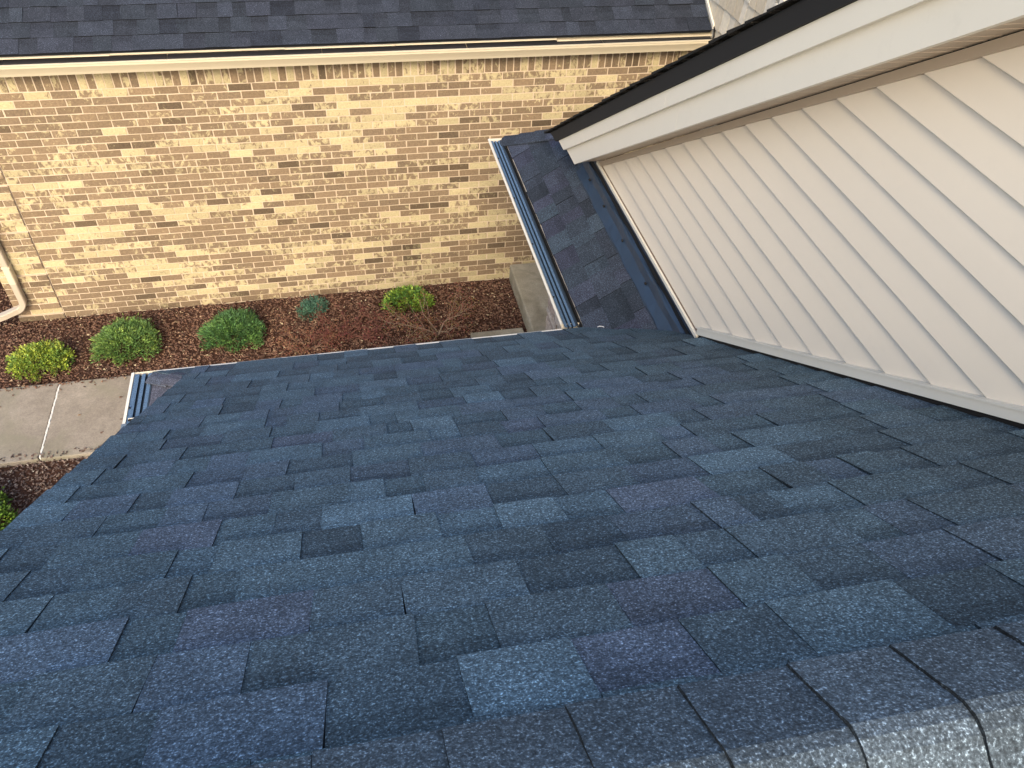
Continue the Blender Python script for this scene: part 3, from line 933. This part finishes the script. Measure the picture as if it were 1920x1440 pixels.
mb.prism([p, p + (.016, 0, 0), p + (.016, 0, .035), p + (0, 0, .035)], [q, q + (.016, 0, 0), q + (.016, 0, .035), q + (0, 0, .035)]); mb.build('wall_counterflashing', M_TRIM, bh, HO)
mb = MB(); mb.tube([(BXR - .01, by0 + .02, 2.72), (BXR - .015, by0 - .02, 2.70), (BXR - .012, by0 - .03, 2.64), (BXR - .018, by0 - .02, 2.58)], .008, 6); mb.build('kickout_flashing', M_DARK, bh, HO)

# shake wall at the inner corner
shw = MB(); shw.box((BXR + .012, 4.3, -.05), (BXR + .12, 11, 5.2)); shw = shw.build('shake_wall', mat_paint('shake_backing', (0.20, 0.16, 0.11), 0.9), bh, HO)
zz = 2.33; row = 0
WY0, WY1, WZ0, WZ1 = 4.75, 5.78, 3.30, 4.5
while zz < 4.6:
    y = 4.4
    while y < 8.6:
        w = random.choice((.085, .11, .14, .165)); y2 = y + w
        inwin = (y2 > WY0 - .06 and y < WY1 + .06 and zz + .19 > WZ0 - .06 and zz < WZ1)
        if not inwin and not (y > 7.1 and zz + .2 < bz0 + (y - by0) * BK - .05):
            dz = random.uniform(-.012, .012)
            t = random.choice([(0.60, 0.53, 0.41), (0.64, 0.57, 0.45), (0.56, 0.48, 0.36), (0.62, 0.56, 0.46)])
            f = random.uniform(.9, 1.08); t = tuple(c * f for c in t)
            mb = MB()
            a, b = y + .0035, y2 - .0035
            mb.hexa([(BXR - .012, a, zz + dz), (BXR + .015, a, zz + dz), (BXR + .015, b, zz + dz), (BXR - .012, b, zz + dz),
                     (BXR + .002, a + .002, zz + .20), (BXR + .016, a + .002, zz + .20), (BXR + .016, b, zz + .20), (BXR + .002, b, zz + .20)], t)
            if proj_area(mb.v) > 2:
                mb.build('shake', M_SHAKE, shw, HO)
        y = y2
    zz += .19; row += 1
win = MB()
fw = .045
for lo, hi in (((BXR - .035, WY0 - fw, WZ0 - fw), (BXR + .01, WY1 + fw, WZ0)), ((BXR - .035, WY0 - fw, WZ1), (BXR + .01, WY1 + fw, WZ1 + fw)),
               ((BXR - .033, WY0 - fw, WZ0 + .001), (BXR + .01, WY0, WZ1 - .001)), ((BXR - .033, WY1, WZ0 + .001), (BXR + .01, WY1 + fw, WZ1 - .001)),
               ((BXR - .05, WY0 - fw - .03, WZ0 - fw - .025), (BXR + .01, WY1 + fw + .03, WZ0 - fw - .001)), ((BXR - .022, WY0 + .001, WZ0 + .001), (BXR + .01, WY1 - .001, WZ0 + .035))):
    win.box(lo, hi)
winf = win.build('window', M_TRIM, bh, HO)
tg = NT('painted_reflection_pane', 0.08, 0.6)
pane_m = tg.done(tg.mix(tg.noise(5, 3), (0.008, 0.035, 0.028), (0.016, 0.055, 0.045)))  # green reflections are put into the pane's own colour
mb = MB(); mb.box((BXR - .012, WY0 + .001, WZ0 + .036), (BXR - .006, WY1 - .001, WZ1 - .001)); mb.build('pane', pane_m, winf, HO)

# downspout on the corner
ds = MB()
def rect_tube(mb, pts, w, d, col=(1, 1, 1)):
    """rectangular pipe swept along points lying in a plane; w along wall, d out of it"""
    rings = []
    pts = [np.array(p, float) for p in pts]
    for i, p in enumerate(pts):
        t = pts[min(i + 1, len(pts) - 1)] - pts[max(i - 1, 0)]; t /= np.linalg.norm(t)
        nrm = np.array((0, -1.0, 0)); nrm -= t * (t @ nrm); nrm /= np.linalg.norm(nrm)
        sx = np.cross(t, nrm)
        c = .25
        ring = []
        for a, b in ((-1, -1 + c), (-1 + c, -1), (1 - c, -1), (1, -1 + c), (1, 1 - c), (1 - c, 1), (-1 + c, 1), (-1, 1 - c)):
            ring.append(p + sx * a * w / 2 + nrm * b * d / 2)
        rings.append(ring)
    vs_ = [q for r in rings for q in r]
    fs = [(i * 8 + j, i * 8 + (j + 1) % 8, (i + 1) * 8 + (j + 1) % 8, (i + 1) * 8 + j) for i in range(len(rings) - 1) for j in range(8)]
    fs += [tuple(range(8))[::-1], tuple(range((len(rings) - 1) * 8, len(rings) * 8))]
    mb.add(vs_, fs, col)
yd = BY - .065
pts = [(-3.150, yd, 2.55), (-3.150, yd, 1.6), (-3.150, yd, 0.62), (-3.150, yd, 0.30)]
for a in np.linspace(0, 1.35, 7)[1:]:
    pts.append((-3.150 - .10 * (1 - math.cos(a)), yd - .02 * (1 - math.cos(a)), 0.30 - .10 * math.sin(a)))
pts.append((-3.34, yd - .06, 0.18)); pts.append((-3.50, yd - .10, 0.15))
rect_tube(ds, pts, .060, .075)
dso = ds.build('downspout', mat_paint('tan_downspout', (0.50, 0.42, 0.32), 0.35, 0.1, 0, 0.1), bh, HO)
for z_ in (0.70, 1.9):
    mb = MB(); mb.box((-3.186, yd - .041, z_), (-3.114, yd + .06, z_ + .012)); mb.build('strap', M_CREAM, dso, HO)
mb = MB(); rect_tube(mb, [(-3.150, yd, .52), (-3.150, yd, .72)], .066, .081); mb.build('sleeve', M_CREAM, dso, HO)

# ================================================================== PLANTS
def leaf_mesh(mb, c, d, up, L, W, col):
    d = d / (np.linalg.norm(d) + 1e-9)
    sd_ = np.cross(d, up); sd_ /= (np.linalg.norm(sd_) + 1e-9)
    nn = np.cross(sd_, d)
    mb.add([c, c + d * L * .5 + sd_ * W * .5 + nn * W * .12, c + d * L, c + d * L * .5 - sd_ * W * .5 + nn * W * .12], [(0, 1, 2), (0, 2, 3)], col)

def shrub(name, label, c, rx, ry, h, pal, count, L, W, kind='mound', group='low green shrubs in the mulch bed'):
    o = empty(name, c, label, 'shrub', group)
    cx, cy, cz = c
    stems = MB(); fol = MB()
    cols = [np.array(p) for p in pal]
    nb = 26
    heads = []
    for i in range(nb):
        a = random.uniform(0, 2 * math.pi); r = math.sqrt(random.random()) * .92
        tip = np.array((cx + math.cos(a) * r * rx, cy + math.sin(a) * r * ry, cz + h * (0.35 + .6 * math.sqrt(max(0, 1 - r * r)))))
        b = np.array((cx + random.uniform(-.03, .03), cy + random.uniform(-.03, .03), cz - .02))
        mid = (tip * .5 + b * .5) + np.array((0, 0, .25 * h * r)) * 0.6
        stems.tube([b, mid, tip], [.006, .004, .002], 5, (.10, .065, .04))
        heads.append(tip)
    # clumps give the crown its light and dark patches
    clumps = []
    ncl = int(count / 16)
    for i in range(ncl):
        a = random.uniform(0, 2 * math.pi); r = math.sqrt(random.random())
        lob = 1.0 + .10 * math.sin(a * 3 + cx * 7) + .07 * math.sin(a * 7 + cy * 3) + random.uniform(-.05, .05)
        rr = r * lob
        hz = h * (0.12 + 0.88 * math.sqrt(max(0, 1 - r * r))) * random.uniform(0.62, 1.08)
        clumps.append((np.array((cx + math.cos(a) * rr * rx, cy + math.sin(a) * rr * ry, cz + hz)), a, r, random.choice(cols) * random.uniform(.7, 1.3)))
    for p, a, r, col in clumps:
        outv = np.array((math.cos(a) * (r + .2), math.sin(a) * (r + .2), 0.75))
        for j in range(16):
            d = outv + np.array([random.gauss(0, .55) for _ in range(3)])
            if kind == 'sprig':
                q = p + np.array([random.gauss(0, .014) for _ in range(3)]) + outv * random.uniform(-.02, .03)
                leaf_mesh(fol, q, d, np.array((random.gauss(0, 1), random.gauss(0, 1), 1.0)), L * random.uniform(.6, 1.3), W, tuple(col * random.uniform(.75, 1.3)))
            else:
                q = p + np.array([random.gauss(0, .020) for _ in range(3)])
                leaf_mesh(fol, q, d, np.array((random.gauss(0, .7), random.gauss(0, .7), 1.0)), L * random.uniform(.6, 1.25), W * random.uniform(.7, 1.2), tuple(col * random.uniform(.75, 1.3)))
    stems.build('stem', M_TWIG, o, c)
    fol.build('foliage', M_LEAF, o, c)
    return o

YG = [(0.24, 0.31, 0.035), (0.17, 0.26, 0.040), (0.32, 0.37, 0.05), (0.11, 0.19, 0.035)]
MG = [(0.14, 0.24, 0.055), (0.11, 0.20, 0.055), (0.20, 0.29, 0.06), (0.07, 0.14, 0.035)]
DG = [(0.075, 0.165, 0.045), (0.06, 0.14, 0.045), (0.11, 0.21, 0.05), (0.04, 0.095, 0.03)]
BG_ = [(0.06, 0.15, 0.10), (0.05, 0.12, 0.08), (0.09, 0.19, 0.12)]
shrub('shrub', 'yellow green mounded shrub beside the concrete sidewalk, leftmost in the mulch bed', (-2.93, 6.27, 0), .250, .20, .20, YG, 6400, .026, .014)
shrub('shrub', 'mid green mounded shrub in mulch just right of the yellow green one', (-2.19, 6.41, 0), .270, .25, .23, MG, 9600, .034, .009, 'sprig')
shrub('shrub', 'deep green round mounded shrub in the middle of the mulch bed', (-1.20, 6.41, 0), .265, .24, .22, DG, 9600, .034, .009, 'sprig')
sm = shrub('shrub', 'small sparse blue green juniper sprig near the brick wall', (-0.44, 6.70, 0), .11, .15, .10, BG_, 1300, .034, .009, 'sprig')
sm.rotation_euler.z = -0.6
shrub('shrub', 'bright lime green leafy shrub near the brick wall behind bare twigs', (0.545, 6.66, 0), .235, .13, .19, [(0.17, 0.27, 0.03), (0.11, 0.21, 0.03), (0.24, 0.31, 0.05), (0.07, 0.15, 0.03)], 3200, .036, .018)
shrub('shrub', 'glossy clipped green shrub cut off at the left edge below the sidewalk', (-3.15, 4.33, 0), .40, .36, .36, [(0.09, 0.17, 0.015), (0.06, 0.12, 0.012), (0.15, 0.23, 0.02), (0.035, 0.075, 0.01)], 9000, .03, .018)

def twiggy(label, c, rx, ry, h, nleaf, pal, nbr, bark, lean=(0, 0)):
    o = empty('twiggy_shrub', c, label, 'shrub', 'red twiggy shrubs in the mulch bed')
    c = np.array(c, float)
    st, lf = MB(), MB()
    tips = []
    for i in range(nbr):
        a = 2 * math.pi * i / nbr + random.uniform(-.3, .3)
        R_ = random.uniform(.55, 1.0)
        e = c + np.array((math.cos(a) * rx * R_ + lean[0], math.sin(a) * ry * R_ + lean[1], h * random.uniform(.5, 1.0)))
        b = c + np.array((random.uniform(-.015, .015), random.uniform(-.015, .015), -.02))
        pts = [b]
        for t in (.3, .6, 1.0):
            pts.append(b + (e - b) * np.array((t, t, t ** .7)) + np.array([random.gauss(0, .028) for _ in range(3)]))
        st.tube(pts, [.008, .006, .004, .002], 5, bark)
        for k in range(9):
            t = random.uniform(.3, 1); p = b + (e - b) * np.array((t, t, t ** .7))
            d = (e - b) / np.linalg.norm(e - b) + np.array([random.gauss(0, .7) for _ in range(3)])
            q = p + d * random.uniform(.06, .15)
            st.tube([p, (p + q) / 2 + np.array([random.gauss(0, .008) for _ in range(3)]), q], [.0028, .002, .001], 4, bark)
            tips.append((p, q))
    for i in range(nleaf):
        p, q = random.choice(tips); t = random.uniform(.2, 1.15)
        w = p + (q - p) * t + np.array([random.gauss(0, .022) for _ in range(3)])
        col = np.array(random.choice(pal)) * random.uniform(.7, 1.3)
        leaf_mesh(lf, w, np.array([random.gauss(0, 1), random.gauss(0, 1), random.gauss(.2, .6)]), np.array((random.gauss(0, .6), random.gauss(0, .6), 1.0)), random.uniform(.012, .026), random.uniform(.006, .011), tuple(col))
    st.build('branch', M_TWIG, o, tuple(c))
    lf.build('foliage', M_LEAF, o, tuple(c))
RED = [(0.15, 0.035, 0.033), (0.17, 0.055, 0.04), (0.12, 0.028, 0.028), (0.19, 0.085, 0.045)]
OLV = [(0.20, 0.10, 0.04), (0.22, 0.07, 0.045), (0.16, 0.12, 0.035), (0.20, 0.055, 0.045)]
twiggy('bare tan branched twiggy shrub with olive red leaves by the roof edge', (0.80, 6.17, 0), .52, .40, .20, 2600, OLV, 7, (.26, .19, .135), (-.05, .12))
twiggy('dark red leaved low shrub between juniper sprig and roof edge', (-0.12, 6.28, 0), .42, .26, .085, 1900, RED, 11, (.16, .07, .05), (0, .05))
twiggy('orange red low shrub hugging the roof edge left of the dark red one', (-0.52, 6.17, 0), .36, .15, .075, 1300, [(0.20, 0.07, 0.042), (0.16, 0.05, 0.036), (0.24, 0.13, 0.06)], 8, (.20, .12, .08))

# ================================================================== SMALL LITTER
def litter(label, pts, r, col, name='wood_shaving'):
    c = tuple(pts[0])
    mb = MB(); mb.tube(pts, r, 5, col)
    o = mb.build(name, M_TWIG, None, c)
    o['label'] = label; o['category'] = 'litter'; o['group'] = 'scraps lying on the roof'
def onmain(x, y, h=.014): return np.array((x, y, zmain(y))) + n_main * h
litter('white curled shaving lying on shingles where the two roofs meet', [onmain(1.282, 3.16), onmain(1.288, 3.145, .02), onmain(1.300, 3.14, .018), onmain(1.308, 3.13, .014)], .0022, (.75, .75, .74))
